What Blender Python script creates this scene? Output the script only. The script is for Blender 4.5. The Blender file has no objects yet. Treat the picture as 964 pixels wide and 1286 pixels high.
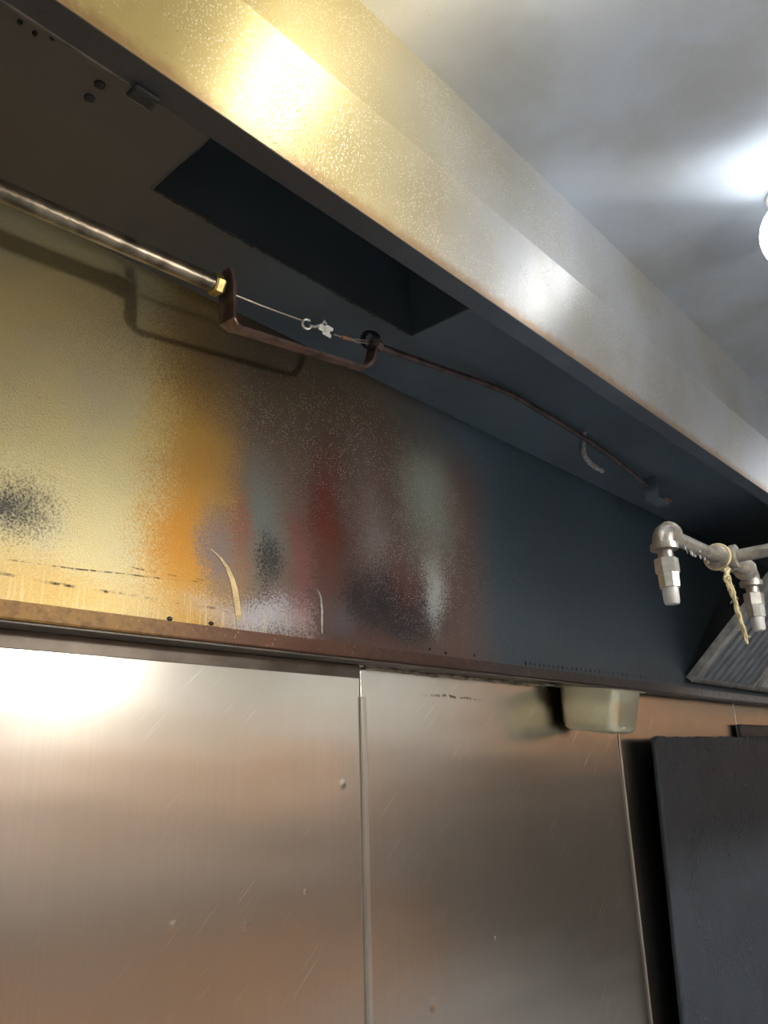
import bpy, bmesh, math, random
from mathutils import Vector, Matrix
random.seed(7)
S = bpy.context.scene
C = S.collection

# ------------------------------------------------------------------ camera
D = 0.9            # metres from the camera to the back wall
H0 = 1.55          # camera height above the floor
F = 1000.0         # focal length in pixels of the 964 x 1286 frame
CX, CY = 482.0, 643.0
_X = Vector((938, 292, F)).normalized()
_U = Vector((-109, -3143, F)); _U = (_U - _X * _U.dot(_X)).normalized()
_Y = _U.cross(_X)
def cam2world(v):
    return Vector((_X.dot(v), _Y.dot(v), _U.dot(v)))
def W(x, y, z):
    """a point in units of D, camera as origin -> metres"""
    return Vector((x * D, y * D, z * D + H0))
def ray(px, py):
    return cam2world(Vector((px - CX, py - CY, F)))
def at(px, py, y):
    """the point of depth y (units of D) that the photograph shows at a pixel"""
    d = ray(px, py); return W(*(d * (y / d.y)))
def at_z(px, py, z):
    d = ray(px, py); return W(*(d * (z / d.z)))
def at_x(px, py, x):
    d = ray(px, py); return W(*(d * (x / d.x)))

cam = bpy.data.cameras.new('camera'); cam_o = bpy.data.objects.new('camera', cam); C.objects.link(cam_o)
cam.sensor_fit = 'VERTICAL'; cam.sensor_height = 36.0; cam.lens = 36.0 * F / 1286.0
cam.clip_start = 0.01
_r = cam2world(Vector((1, 0, 0))); _u = cam2world(Vector((0, -1, 0))); _b = cam2world(Vector((0, 0, -1)))
cam_o.matrix_world = Matrix(((_r.x, _u.x, _b.x, 0), (_r.y, _u.y, _b.y, 0), (_r.z, _u.z, _b.z, H0), (0, 0, 0, 1)))
S.camera = cam_o

# ------------------------------------------------------------------ world, exposure
wd = bpy.data.worlds.new('world'); S.world = wd; wd.use_nodes = True
wd.node_tree.nodes['Background'].inputs[0].default_value = (0.6, 0.7, 0.85, 1)
wd.node_tree.nodes['Background'].inputs[1].default_value = 0.15
S.view_settings.view_transform = 'Standard'; S.view_settings.look = 'None'
S.view_settings.exposure = 0.0; S.view_settings.gamma = 1.0; S.view_settings.use_curve_mapping = False
S.cycles.use_denoising = True
S.cycles.max_bounces = 7
S.cycles.sample_clamp_indirect = 6.0
GLOBE = 18.0       # emission of the hood globes
GLOBE_DIM = 5.5  # the globe by the nozzles, emission lowered to weaken its ceiling streak
WORK = 450.0       # emission of the clip-on work lamp bulb
FLUO = 88.0         # emission of the kitchen ceiling tubes

# ------------------------------------------------------------------ node helpers
class NT:
    def __init__(self, name):
        self.m = bpy.data.materials.new(name); self.m.use_nodes = True
        self.t = self.m.node_tree; self.p = self.t.nodes['Principled BSDF']
        g = self.n('ShaderNodeNewGeometry'); self.pos = g.outputs['Position']
    def n(self, k, **kw):
        o = self.t.nodes.new(k)
        for a, b in kw.items(): setattr(o, a, b)
        return o
    def put(self, sock, v):
        if isinstance(v, bpy.types.NodeSocket): self.t.links.new(v, sock)
        elif isinstance(v, (tuple, list, Vector)):
            v = tuple(v); 
            if len(sock.default_value) == 4 and len(v) == 3: v = v + (1,)
            sock.default_value = v
        else: sock.default_value = v
    def math(self, op, a, b=0.0, c=None, clamp=False):
        o = self.n('ShaderNodeMath', operation=op, use_clamp=clamp)
        self.put(o.inputs[0], a); self.put(o.inputs[1], b)
        if c is not None: self.put(o.inputs[2], c)
        return o.outputs[0]
    def vmath(self, op, a, b=(0, 0, 0)):
        o = self.n('ShaderNodeVectorMath', operation=op)
        self.put(o.inputs[0], a); self.put(o.inputs[1], b)
        return o.outputs['Value'] if op in ('LENGTH', 'DOT_PRODUCT', 'DISTANCE') else o.outputs['Vector']
    def sep(self, v):
        o = self.n('ShaderNodeSeparateXYZ'); self.put(o.inputs[0], v); return o.outputs
    def ramp(self, v, a, b, lo=0.0, hi=1.0, smooth=True):
        o = self.n('ShaderNodeMapRange', interpolation_type='SMOOTHSTEP' if smooth else 'LINEAR')
        for i, x in enumerate((v, a, b, lo, hi)): self.put(o.inputs[i], x)
        return o.outputs[0]
    def noise(self, scale, detail=3, rough=0.55, vec=None, stretch=None):
        o = self.n('ShaderNodeTexNoise')
        v = vec or self.pos
        if stretch: v = self.vmath('MULTIPLY', v, stretch)
        self.put(o.inputs['Vector'], v); o.inputs['Scale'].default_value = scale
        o.inputs['Detail'].default_value = detail; o.inputs['Roughness'].default_value = rough
        return o.outputs[0]
    def voronoi(self, scale, feature='F1', rnd=1.0, vec=None):
        o = self.n('ShaderNodeTexVoronoi', feature=feature)
        self.put(o.inputs['Vector'], vec or self.pos); o.inputs['Scale'].default_value = scale
        o.inputs['Randomness'].default_value = rnd
        return o.outputs['Distance']
    def mix(self, f, a, b, mode='MIX'):
        o = self.n('ShaderNodeMix', data_type='RGBA', blend_type=mode)
        self.put(o.inputs[0], f); self.put(o.inputs[6], a); self.put(o.inputs[7], b)
        return o.outputs[2]
    def fmix(self, f, a, b):
        o = self.n('ShaderNodeMix', data_type='FLOAT')
        self.put(o.inputs[0], f); self.put(o.inputs[2], a); self.put(o.inputs[3], b)
        return o.outputs[0]
    def spot(self, c, r, warp=None, inner=0.0, outer=1.0):
        """1 inside an ellipsoid around c with radii r, fading to 0"""
        v = self.vmath('SUBTRACT', warp or self.pos, tuple(c))
        v = self.vmath('MULTIPLY', v, tuple(1.0 / q for q in r))
        return self.ramp(self.vmath('LENGTH', v), outer, inner)
    def bump(self, h, strength=0.3, dist=0.002, normal=None):
        o = self.n('ShaderNodeBump'); self.put(o.inputs['Height'], h)
        o.inputs['Strength'].default_value = strength; o.inputs['Distance'].default_value = dist
        if normal: self.put(o.inputs['Normal'], normal)
        return o.outputs[0]
    def done(self, col, metal, rough, normal=None, **kw):
        p = self.p
        self.put(p.inputs['Base Color'], col); self.put(p.inputs['Metallic'], metal); self.put(p.inputs['Roughness'], rough)
        if normal: self.put(p.inputs['Normal'], normal)
        for k, v in kw.items(): self.put(p.inputs[k], v)
        return self.m

def wspot(nt, px, py, rx, ry, y=1.0, warp=None, inner=0.0, outer=1.0):
    """a stain on the plane of depth y, its centre and radii read off the photograph"""
    c = at(px, py, y)
    ax = abs(at(px + rx, py, y).x - at(px - rx, py, y).x) / 2
    az = abs(at(px, py + ry, y).z - at(px, py - ry, y).z) / 2
    return nt.spot(c, (ax, 1.0, az), warp, inner, outer)

def warped(nt, amount, scale):
    n = nt.n('ShaderNodeTexNoise'); nt.put(n.inputs['Vector'], nt.pos); n.inputs['Scale'].default_value = scale
    n.inputs['Detail'].default_value = 3
    v = nt.vmath('SUBTRACT', n.outputs['Color'], (0.5, 0.5, 0.5))
    return nt.vmath('ADD', nt.pos, nt.vmath('MULTIPLY', v, (amount, amount, amount)))

# ------------------------------------------------------------------ materials
def mat_soot_wall():
    """greasy, heat-tinted and sooty steel behind the missing filters"""
    nt = NT('sooty_heat_tinted_steel')
    w = warped(nt, 0.07, 9.0)
    wf_ = nt.n('ShaderNodeTexNoise'); nt.put(wf_.inputs['Vector'], nt.pos); wf_.inputs['Scale'].default_value = 330; wf_.inputs['Detail'].default_value = 2
    w = nt.vmath('ADD', w, nt.vmath('MULTIPLY', nt.vmath('SUBTRACT', wf_.outputs['Color'], (.5, .5, .5)), (.10, .10, .10)))
    x = nt.sep(w)[0]; z = nt.sep(w)[2]
    X = lambda px, py=650: at(px, py, 1.0).x
    col = (0.66, 0.55, 0.27)
    soft = nt.noise(7, 4)
    col = nt.mix(nt.ramp(soft, 0.35, 0.7), col, (0.58, 0.52, 0.33))
    # gilt to soot along the wall
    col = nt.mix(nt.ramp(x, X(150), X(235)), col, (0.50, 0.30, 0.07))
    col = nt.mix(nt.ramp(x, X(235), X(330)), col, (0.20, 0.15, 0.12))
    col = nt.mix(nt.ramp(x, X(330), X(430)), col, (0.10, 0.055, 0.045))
    def st(px, py, rx, ry, c, k=1.0, inner=0.0):
        nonlocal col
        f = wspot(nt, px, py, rx, ry, 1.0, w, inner)
        col = nt.mix(nt.math('MULTIPLY', f, k), col, c)
    st(110, 600, 130, 110, (0.62, 0.55, 0.30), 0.8)
    st(60, 740, 200, 55, (0.60, 0.38, 0.10), 0.75)
    st(15, 635, 75, 62, (0.04, 0.045, 0.05), 1.0)
    st(225, 670, 62, 125, (0.55, 0.25, 0.035), 0.95)
    st(255, 590, 60, 70, (0.45, 0.24, 0.06), 0.6)
    st(330, 480, 200, 105, (0.17, 0.125, 0.075), 0.85)
    st(270, 690, 38, 75, (0.20, 0.17, 0.19), 0.9)
    st(301, 660, 16, 80, (0.30, 0.08, 0.06), 0.8)
    st(332, 650, 40, 110, (0.19, 0.22, 0.21), 1.0)
    st(335, 705, 22, 50, (0.02, 0.02, 0.02), 0.9)
    st(376, 700, 24, 105, (0.25, 0.09, 0.09), 0.8)
    st(408, 640, 28, 130, (0.15, 0.030, 0.020), 0.95)
    st(455, 600, 50, 120, (0.18, 0.14, 0.13), 0.8)
    st(470, 690, 40, 90, (0.24, 0.21, 0.21), 0.7)
    st(330, 775, 80, 42, (0.55, 0.54, 0.60), 0.9)
    st(375, 775, 25, 40, (0.42, 0.28, 0.28), 0.7)
    st(255, 765, 60, 30, (0.55, 0.42, 0.30), 0.7)
    st(432, 778, 34, 36, (0.13, 0.14, 0.17), 0.6)
    st(500, 745, 55, 55, (0.10, 0.02, 0.02), 0.9)
    st(478, 748, 46, 62, (0.006, 0.007, 0.01), 0.95)
    st(522, 768, 58, 52, (0.012, 0.008, 0.012), 0.8)
    st(535, 620, 55, 150, (0.20, 0.235, 0.215), 0.95)
    st(543, 745, 20, 75, (0.42, 0.45, 0.45), 0.85)
    st(505, 788, 85, 36, (0.010, 0.009, 0.012), 0.92)
    st(446, 748, 30, 46, (0.010, 0.010, 0.013), 0.85)
    st(545, 770, 9, 45, (0.40, 0.43, 0.44), 0.7)
    st(400, 560, 170, 60, (0.10, 0.075, 0.055), 0.45)
    # soot takes over to the right, lifted blue in place of haze
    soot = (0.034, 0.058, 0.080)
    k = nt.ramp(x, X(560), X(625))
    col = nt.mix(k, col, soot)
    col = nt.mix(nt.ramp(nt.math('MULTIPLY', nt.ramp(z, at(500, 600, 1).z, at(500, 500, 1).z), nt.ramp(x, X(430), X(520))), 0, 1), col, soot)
    # the burnt brown upper strip under the plenum roof
    up = nt.ramp(z, W(0, 0, .56).z, W(0, 0, .72).z)
    col = nt.mix(nt.math('MULTIPLY', up, nt.math('MULTIPLY', nt.ramp(x, X(-20), X(330), 0.10, 0.9), nt.ramp(x, X(620), X(430)))), col, (0.075, 0.058, 0.038))
    # tide lines above the trough
    for (pa, pb, wdt, a, b) in (((0, 722), (290, 768), 0.0016, -50, 310), ((40, 708), (300, 738), 0.0008, 30, 240), ((180, 716), (330, 745), 0.0009, 180, 330)):
        A = at(*pa, 1.0); B = at(*pb, 1.0)
        dz = nt.math('SUBTRACT', z, nt.math('MULTIPLY_ADD', nt.math('SUBTRACT', x, A.x), (B.z - A.z) / (B.x - A.x), A.z))
        px_ = nt.sep(nt.pos)
        dz = nt.math('SUBTRACT', px_[2], nt.math('MULTIPLY_ADD', nt.math('SUBTRACT', px_[0], A.x), (B.z - A.z) / (B.x - A.x), A.z))
        dz = nt.math('ADD', dz, nt.math('MULTIPLY', nt.math('SUBTRACT', nt.noise(12, 2), 0.5), 0.006))
        ln = nt.ramp(nt.math('ABSOLUTE', dz), wdt * 1.6, wdt * 0.4)
        br = nt.math('MULTIPLY', nt.ramp(nt.noise(17 + a * .05, 4, 0.7, stretch=(1, 1, .1)), 0.47, 0.62), nt.ramp(nt.noise(160, 2), 0.35, 0.5))
        rng = nt.math('MULTIPLY', nt.ramp(px_[0], X(a - 20), X(a)), nt.ramp(px_[0], X(b + 20), X(b)))
        col = nt.mix(nt.math('MULTIPLY', nt.math('MULTIPLY', ln, br), rng), col, (0.03, 0.02, 0.02))
    # grease drops: dark on the gilt side, glints painted pale on the sooty side
    sp = nt.ramp(nt.voronoi(430), 0.34, 0.18)
    msk = nt.ramp(nt.noise(16, 3), 0.46, 0.62)
    zone = nt.math('MAXIMUM', nt.math('MAXIMUM', wspot(nt, 15, 630, 150, 120, 1.0, w), wspot(nt, 230, 470, 230, 110, 1.0, w)), nt.math('MULTIPLY', msk, 0.35))
    col = nt.mix(nt.math('MULTIPLY', nt.math('MULTIPLY', sp, zone), nt.math('MULTIPLY', nt.ramp(x, X(330), X(260)), 0.85)), col, (0.07, 0.055, 0.04))
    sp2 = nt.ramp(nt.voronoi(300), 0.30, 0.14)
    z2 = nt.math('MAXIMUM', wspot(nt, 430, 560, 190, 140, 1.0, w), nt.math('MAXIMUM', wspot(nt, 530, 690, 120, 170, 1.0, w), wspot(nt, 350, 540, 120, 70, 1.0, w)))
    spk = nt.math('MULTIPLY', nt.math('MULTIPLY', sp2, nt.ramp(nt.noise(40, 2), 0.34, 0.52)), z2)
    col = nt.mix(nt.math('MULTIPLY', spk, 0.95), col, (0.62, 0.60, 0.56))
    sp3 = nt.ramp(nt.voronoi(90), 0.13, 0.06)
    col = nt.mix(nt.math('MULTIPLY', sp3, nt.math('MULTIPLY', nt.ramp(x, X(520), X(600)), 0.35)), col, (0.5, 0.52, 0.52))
    # brushed scratches on the gilt part
    ca, sa = math.cos(math.radians(38)), math.sin(math.radians(38))
    pp = nt.sep(nt.pos)
    along = nt.math('SUBTRACT', nt.math('MULTIPLY', pp[0], ca), nt.math('MULTIPLY', pp[2], sa))
    across = nt.math('ADD', nt.math('MULTIPLY', pp[0], sa), nt.math('MULTIPLY', pp[2], ca))
    cv = nt.n('ShaderNodeCombineXYZ'); nt.put(cv.inputs[0], nt.math('MULTIPLY', along, 6.0)); nt.put(cv.inputs[1], nt.math('MULTIPLY', across, 330.0))
    scr = nt.ramp(nt.noise(1.0, 1, vec=cv.outputs[0]), 0.70, 0.76)
    col = nt.mix(nt.math('MULTIPLY', nt.math('MULTIPLY', scr, wspot(nt, 150, 610, 90, 110, 1.0, w)), 0.7), col, (0.95, 0.85, 0.5))
    # vertical scrubbing marks just above the trough
    brs = nt.ramp(nt.noise(1.0, 2, stretch=(260, 1, 14)), 0.52, 0.68)
    low = nt.math('MULTIPLY', nt.ramp(z, W(0, 0, .262).z, W(0, 0, .238).z), nt.ramp(x, X(420), X(330)))
    col = nt.mix(nt.math('MULTIPLY', nt.math('MULTIPLY', brs, low), 0.4), col, (0.75, 0.64, 0.38))
    met = nt.fmix(nt.ramp(x, X(330), X(600)), 0.72, 0.0)
    rgh = nt.fmix(nt.ramp(x, X(300), X(640)), 0.44, 0.5)
    h = nt.math('ADD', nt.noise(420, 3), nt.math('MULTIPLY', nt.ramp(nt.voronoi(420), 0.5, 0.05), 0.7))
    return nt.done(col, met, rgh, nt.bump(h, 0.3, 0.0008), **{'Specular IOR Level': 0.6})

def mat_soot(name, col=(0.022, 0.026, 0.032), col2=(0.05, 0.042, 0.034), rough=0.6, x0=None, x1=None, bump=0.4, scale=120):
    nt = NT(name)
    c = nt.mix(nt.ramp(nt.noise(6, 4), 0.35, 0.7), col, tuple(q * 0.75 for q in col))
    if x0 is not None:
        w = warped(nt, 0.15, 5)
        c = nt.mix(nt.ramp(nt.sep(w)[0], x0, x1), col2, c)
    h = nt.noise(scale, 4)
    return nt.done(c, 0.0, rough, nt.bump(h, bump, 0.002), **{'Specular IOR Level': 0.5})

def mat_steel(name, col=(0.60, 0.575, 0.53), rough=0.22, grain='z', waves=0.0, dents=(), spots=None, aniso=0.0, speck=0.0):
    """brushed stainless sheet; grain is the axis the brushing runs along"""
    nt = NT(name)
    st = {'x': (3, 260, 260), 'y': (260, 3, 260), 'z': (260, 260, 3)}[grain]
    br = nt.noise(1.0, 3, stretch=st)
    c = nt.mix(nt.ramp(nt.noise(2.5, 4), 0.3, 0.75), col, tuple(q * 0.86 for q in col))
    c = nt.mix(nt.math('MULTIPLY', nt.ramp(br, 0.3, 0.7), 0.25), c, tuple(q * 0.75 for q in col))
    r = nt.math('ADD', rough, nt.math('MULTIPLY', nt.math('SUBTRACT', nt.noise(5, 4), 0.5), 0.06))
    nrm = nt.bump(br, 0.06, 0.001)
    if speck:
        sp = nt.math('MULTIPLY', nt.ramp(nt.voronoi(200), 0.32, 0.1), nt.ramp(nt.noise(9, 4), 0.42, 0.62))
        c = nt.mix(nt.math('MULTIPLY', sp, speck), c, (0.86, 0.82, 0.72))
        nrm = nt.bump(sp, 0.35, 0.0008, nrm)
    if waves:
        nrm = nt.bump(nt.noise(1.0, 2, stretch=(1.2, 1.2, 5.5)), waves, 0.05, nrm)
    for (p, r0, dpt) in dents:
        nrm = nt.bump(nt.spot(p, (r0, r0, r0)), 1.0, dpt, nrm)
    if spots:
        c, r = spots(nt, c, r)
    m = nt.done(c, 1.0, r, nrm)
    if aniso:
        nt.p.inputs['Anisotropic'].default_value = aniso
        cv = nt.n('ShaderNodeCombineXYZ'); cv.inputs[{'x': 0, 'y': 1, 'z': 2}[grain]].default_value = 1.0
        nt.put(nt.p.inputs['Tangent'], cv.outputs[0])
    return m

def mat_greasy(name, a, b, x0, x1, rough=0.38, speck=0.7, grain='x', aniso=0.0, tang='z', rel=1.0, metal=0.9, rust=False):
    """steel under a grease film: colour a at x0 turning to b at x1, with light droplets"""
    nt = NT(name)
    w = warped(nt, 0.12, 6)
    c = nt.mix(nt.ramp(nt.sep(w)[0], x0, x1), a, b)
    c = nt.mix(nt.math('MULTIPLY', nt.ramp(nt.noise(5, 5), 0.38, 0.7), 0.35), c, tuple(q * 0.6 for q in a))
    m1 = nt.ramp(nt.noise(11, 5, 0.65), 0.36, 0.56)
    dr = nt.ramp(nt.voronoi(320, vec=warped(nt, 0.006, 90)), 0.42, 0.14)
    f = nt.math('MULTIPLY', m1, dr)
    c = nt.mix(nt.math('MULTIPLY', f, speck), c, (0.92, 0.86, 0.66))
    dk = nt.math('MULTIPLY', nt.ramp(nt.voronoi(150), 0.10, 0.04), nt.ramp(nt.noise(8, 3), 0.5, 0.65))
    c = nt.mix(dk, c, (0.12, 0.09, 0.05))
    if rust:
        zr = nt.math('ADD', nt.sep(nt.pos)[2], nt.math('MULTIPLY', nt.math('SUBTRACT', nt.noise(60, 4, 0.7), 0.5), 0.02))
        c = nt.mix(nt.math('MULTIPLY', nt.ramp(zr, W(0, 0, .663).z, W(0, 0, .645).z), 0.8), c, (0.42, 0.26, 0.13))
    st = {'x': (3, 240, 240), 'y': (240, 3, 240), 'z': (240, 240, 3)}[grain]
    br = nt.noise(1.0, 3, stretch=st)
    nrm = nt.bump(br, 0.05 * rel, 0.001)
    nrm = nt.bump(nt.math('MULTIPLY', dr, nt.ramp(nt.noise(7, 4), 0.35, 0.65)), 0.3 * rel, 0.0007, nrm)
    r = nt.math('ADD', rough, nt.math('MULTIPLY', nt.math('SUBTRACT', nt.noise(6, 4), 0.5), 0.15))
    m = nt.done(c, metal, r, nrm)
    if aniso:
        nt.p.inputs['Anisotropic'].default_value = aniso
        cv = nt.n('ShaderNodeCombineXYZ'); cv.inputs[{'x': 0, 'y': 1, 'z': 2}[tang]].default_value = 1.0
        nt.put(nt.p.inputs['Tangent'], cv.outputs[0])
    return m

def mat_plain(name, col, metal=0.0, rough=0.5, vary=0.25, scale=40, bump=0.0):
    nt = NT(name)
    c = nt.mix(nt.ramp(nt.noise(scale, 4), 0.35, 0.7), col, tuple(q * (1 - vary) for q in col))
    return nt.done(c, metal, rough, nt.bump(nt.noise(scale * 6, 3), bump, 0.001) if bump else None)

def mat_emit(name, col, k):
    nt = NT(name)
    nt.done((0.9, 0.9, 0.88), 0.0, 0.4)
    nt.put(nt.p.inputs['Emission Color'], col); nt.p.inputs['Emission Strength'].default_value = k
    return nt.m

def mat_trough():
    nt = NT('rusty_greasy_trough_steel')
    w = warped(nt, 0.1, 8); x = nt.sep(w)[0]
    X = lambda px: at(px, 800, 0.95).x
    c = nt.mix(nt.ramp(x, X(60), X(330)), (0.42, 0.23, 0.06), (0.13, 0.048, 0.022))
    c = nt.mix(nt.ramp(x, X(330), X(520)), c, (0.050, 0.020, 0.015))
    c = nt.mix(nt.ramp(x, X(540), X(660)), c, (0.022, 0.022, 0.025))
    c = nt.mix(nt.ramp(x, X(800), X(900)), c, (0.21, 0.22, 0.24))
    sp = nt.math('MULTIPLY', nt.ramp(nt.voronoi(160), 0.28, 0.1), nt.ramp(nt.noise(14, 3), 0.45, 0.62))
    c = nt.mix(nt.math('MULTIPLY', sp, nt.ramp(x, X(520), X(380), 0.05, 0.7)), c, (0.70, 0.46, 0.24))
    c = nt.mix(nt.math('MULTIPLY', nt.ramp(nt.noise(70, 5, 0.7), 0.42, 0.66), 0.55), c, (0.10, 0.05, 0.025))
    return nt.done(c, 0.1, 0.5, nt.bump(nt.noise(160, 4), 0.4, 0.0012))

XL = lambda px, py, y: at(px, py, y).x
M = {}
M['soot_wall'] = mat_soot_wall()
M['roof'] = mat_soot('sooty_plenum_roof', (0.11, 0.15, 0.19), (0.105, 0.090, 0.078), 0.5, W(.35, 0, 0).x, W(.95, 0, 0).x)  # bluish lift towards the right stands in for bright haze
M['duct'] = mat_soot('sooty_duct_steel', (0.05, 0.07, 0.085), rough=0.7)
M['channel'] = mat_soot('sooty_channel_steel', (0.070, 0.092, 0.12), (0.035, 0.033, 0.034), 0.5, W(.45, 0, 0).x, W(1.0, 0, 0).x)  # blue right end has the hazy glow put into its colour
M['beam'] = mat_greasy('grease_filmed_baffle_steel', (0.66, 0.53, 0.23), (0.60, 0.62, 0.65), W(.45, 0, 0).x, W(1.0, 0, 0).x, 0.36, 0.75, 'x', 0.7, 'z', 1.0, 0.72, True)
M['canopy'] = mat_greasy('grease_filmed_canopy_steel', (0.52, 0.47, 0.34), (0.56, 0.62, 0.70), W(.5, 0, 0).x, W(.95, 0, 0).x, 0.46, 0.10, 'x', 1.0, 'y', 0.25, 0.68)
M['skirt'] = mat_plain('greasy_skirt_steel', (0.72, 0.69, 0.60), 0.35, 0.45, 0.2, 12, 0.1)
M['trough'] = mat_trough()
M['trim'] = mat_steel('bright_divider_steel', (0.64, 0.61, 0.56), 0.34)
M['filter'] = mat_plain('greasy_filter_steel', (0.62, 0.62, 0.59), 0.85, 0.42, 0.4, 25, 0.2)
M['filter_dark'] = mat_plain('sooty_filter_baffle_steel', (0.24, 0.265, 0.30), 0.8, 0.42, 0.25, 25, 0.1)
M['galv'] = mat_plain('greasy_galvanised_pipe', (0.52, 0.49, 0.45), 0.9, 0.38, 0.45, 45, 0.5)
M['nickel'] = mat_plain('dull_nickel_nozzle', (0.66, 0.66, 0.62), 0.9, 0.36, 0.3, 60, 0.4)
M['cap'] = mat_plain('grey_nozzle_cap', (0.62, 0.62, 0.62), 0.2, 0.45, 0.2, 50)
M['conduit'] = mat_plain('greasy_conduit_steel', (0.34, 0.29, 0.22), 0.9, 0.36, 0.7, 28, 0.5)
M['conduit_dark'] = mat_plain('sooty_conduit', (0.15, 0.11, 0.11), 0.5, 0.5, 0.6, 30, 0.5)
M['brass'] = mat_plain('tarnished_brass', (0.50, 0.42, 0.17), 0.9, 0.38, 0.4, 60, 0.2)
M['bracket'] = mat_plain('heat_tinted_bracket_steel', (0.30, 0.21, 0.18), 0.75, 0.4, 0.6, 30, 0.4)
M['wire'] = mat_plain('steel_wire_rope', (0.55, 0.50, 0.42), 0.9, 0.35, 0.3, 90)
M['link'] = mat_plain('pale_fusible_link_metal', (0.70, 0.71, 0.68), 0.6, 0.4, 0.2, 70)
M['copper'] = mat_plain('pink_copper_crimp', (0.60, 0.32, 0.24), 0.8, 0.4, 0.3, 70)
M['twine'] = mat_plain('greasy_cotton_twine', (0.70, 0.60, 0.36), 0.0, 0.8, 0.35, 90, 0.6)
M['pan'] = mat_steel('yellowed_pan_steel', (0.95, 0.90, 0.66), 0.36, 'x')
M['grime'] = mat_soot('black_grease', (0.012, 0.013, 0.016), rough=0.35, bump=0.6)
M['caulk'] = mat_plain('dirty_sealant', (0.30, 0.24, 0.16), 0.0, 0.6, 0.8, 60, 0.6)
M['bead'] = mat_plain('pale_sealant_bead', (0.55, 0.56, 0.55), 0.0, 0.5, 0.7, 120, 0.8)
M['scrape'] = mat_plain('scraped_bare_metal', (0.85, 0.66, 0.36), 0.7, 0.4, 0.4, 60)
M['globe'] = mat_emit('lit_glass_globe', (0.95, 0.97, 1.0), GLOBE)
M['globe_dim'] = mat_emit('lit_dimmed_globe', (0.95, 0.97, 1.0), GLOBE_DIM)
M['bulb'] = mat_emit('lit_work_lamp_bulb', (1.0, 0.95, 0.86), WORK)
M['tube'] = mat_emit('lit_ceiling_tube', (0.86, 0.94, 1.0), FLUO)
M['white_paint'] = mat_plain('white_lamp_enamel', (0.8, 0.8, 0.78), 0.0, 0.4, 0.1)
M['dark_plastic'] = mat_plain('dark_lamp_plastic', (0.04, 0.04, 0.045), 0.0, 0.5)

def mat_board():
    nt = NT('crusted_black_board')
    c = nt.mix(nt.ramp(nt.noise(9, 5), 0.4, 0.7), (0.016, 0.021, 0.029), (0.010, 0.013, 0.019))
    cr = nt.math('MULTIPLY', nt.ramp(nt.noise(60, 5, 0.7), 0.48, 0.72), nt.ramp(nt.noise(7, 3), 0.48, 0.62))
    c = nt.mix(nt.math('MULTIPLY', cr, 0.3), c, (0.05, 0.055, 0.062))
    n1 = nt.bump(nt.noise(130, 4), 0.5, 0.002)
    n2 = nt.bump(cr, 0.9, 0.006, n1)
    return nt.done(c, 0.0, nt.ramp(cr, 0, 1, 0.6, 0.4), n2, **{'Specular IOR Level': 0.55})
M['board'] = mat_board()

# the splashback sheets
dents = [(at(px, py, 1.0), r, d) for px, py, r, d in ((430, 985, .009, .0006), (217, 1164, .009, .0006), (308, 1163, .008, .0005), (543, 1262, .012, -.0006), (622, 1178, .004, .001), (383, 1120, .005, .0005), (800, 1130, .007, .0005))]
def sheet_spots(nt, c, r):
    w = warped(nt, 0.03, 14)
    # dark patches beside the grease pan
    f = nt.math('MAXIMUM', wspot(nt, 694, 868, 26, 34, 1.0, w, 0.55, 1.0), wspot(nt, 706, 898, 18, 32, 1.0, w, 0.55, 1.0))
    f = nt.math('MAXIMUM', f, wspot(nt, 640, 848, 70, 10, 1.0, w, 0.3, 1.0))
    c = nt.mix(f, c, (0.015, 0.015, 0.02))
    g = nt.math('MULTIPLY', nt.ramp(nt.noise(3, 4), 0.4, 0.7), 0.35)
    c = nt.mix(g, c, (0.50, 0.44, 0.34))
    # dim reflection painted as browning over the right-hand sheets
    x = nt.sep(w)[0]
    tint = nt.ramp(x, at(520, 1000, 1).x, at(760, 1000, 1).x)
    c = nt.mix(nt.math('MULTIPLY', tint, 0.55), c, (0.22, 0.19, 0.15))
    st = nt.math('MULTIPLY', wspot(nt, 570, 877, 50, 3, 1.0, w), nt.ramp(nt.noise(60, 2), 0.45, 0.55))
    c = nt.mix(st, c, (0.06, 0.05, 0.04))
    st = nt.math('MULTIPLY', wspot(nt, 360, 828, 45, 3, 1.0, w), nt.ramp(nt.noise(90, 2), 0.45, 0.55))
    c = nt.mix(st, c, (0.06, 0.04, 0.03))
    # fine swirl scratches
    pp = nt.sep(warped(nt, 0.02, 4)); ca, sa = math.cos(math.radians(42)), math.sin(math.radians(42))
    cv = nt.n('ShaderNodeCombineXYZ')
    nt.put(cv.inputs[0], nt.math('MULTIPLY', nt.math('ADD', nt.math('MULTIPLY', pp[0], ca), nt.math('MULTIPLY', pp[2], sa)), 9.0))
    nt.put(cv.inputs[1], nt.math('MULTIPLY', nt.math('SUBTRACT', nt.math('MULTIPLY', pp[2], ca), nt.math('MULTIPLY', pp[0], sa)), 380.0))
    sc = nt.math('MULTIPLY', nt.ramp(nt.noise(1.0, 1, vec=cv.outputs[0]), 0.66, 0.74), nt.ramp(nt.noise(4, 3), 0.42, 0.62))
    c = nt.mix(nt.math('MULTIPLY', sc, 0.5), c, (0.95, 0.92, 0.86))
    return c, r
M['sheet'] = mat_steel('brushed_splashback_steel', (0.64, 0.60, 0.545), 0.245, 'z', 0.06, dents, sheet_spots)

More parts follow.
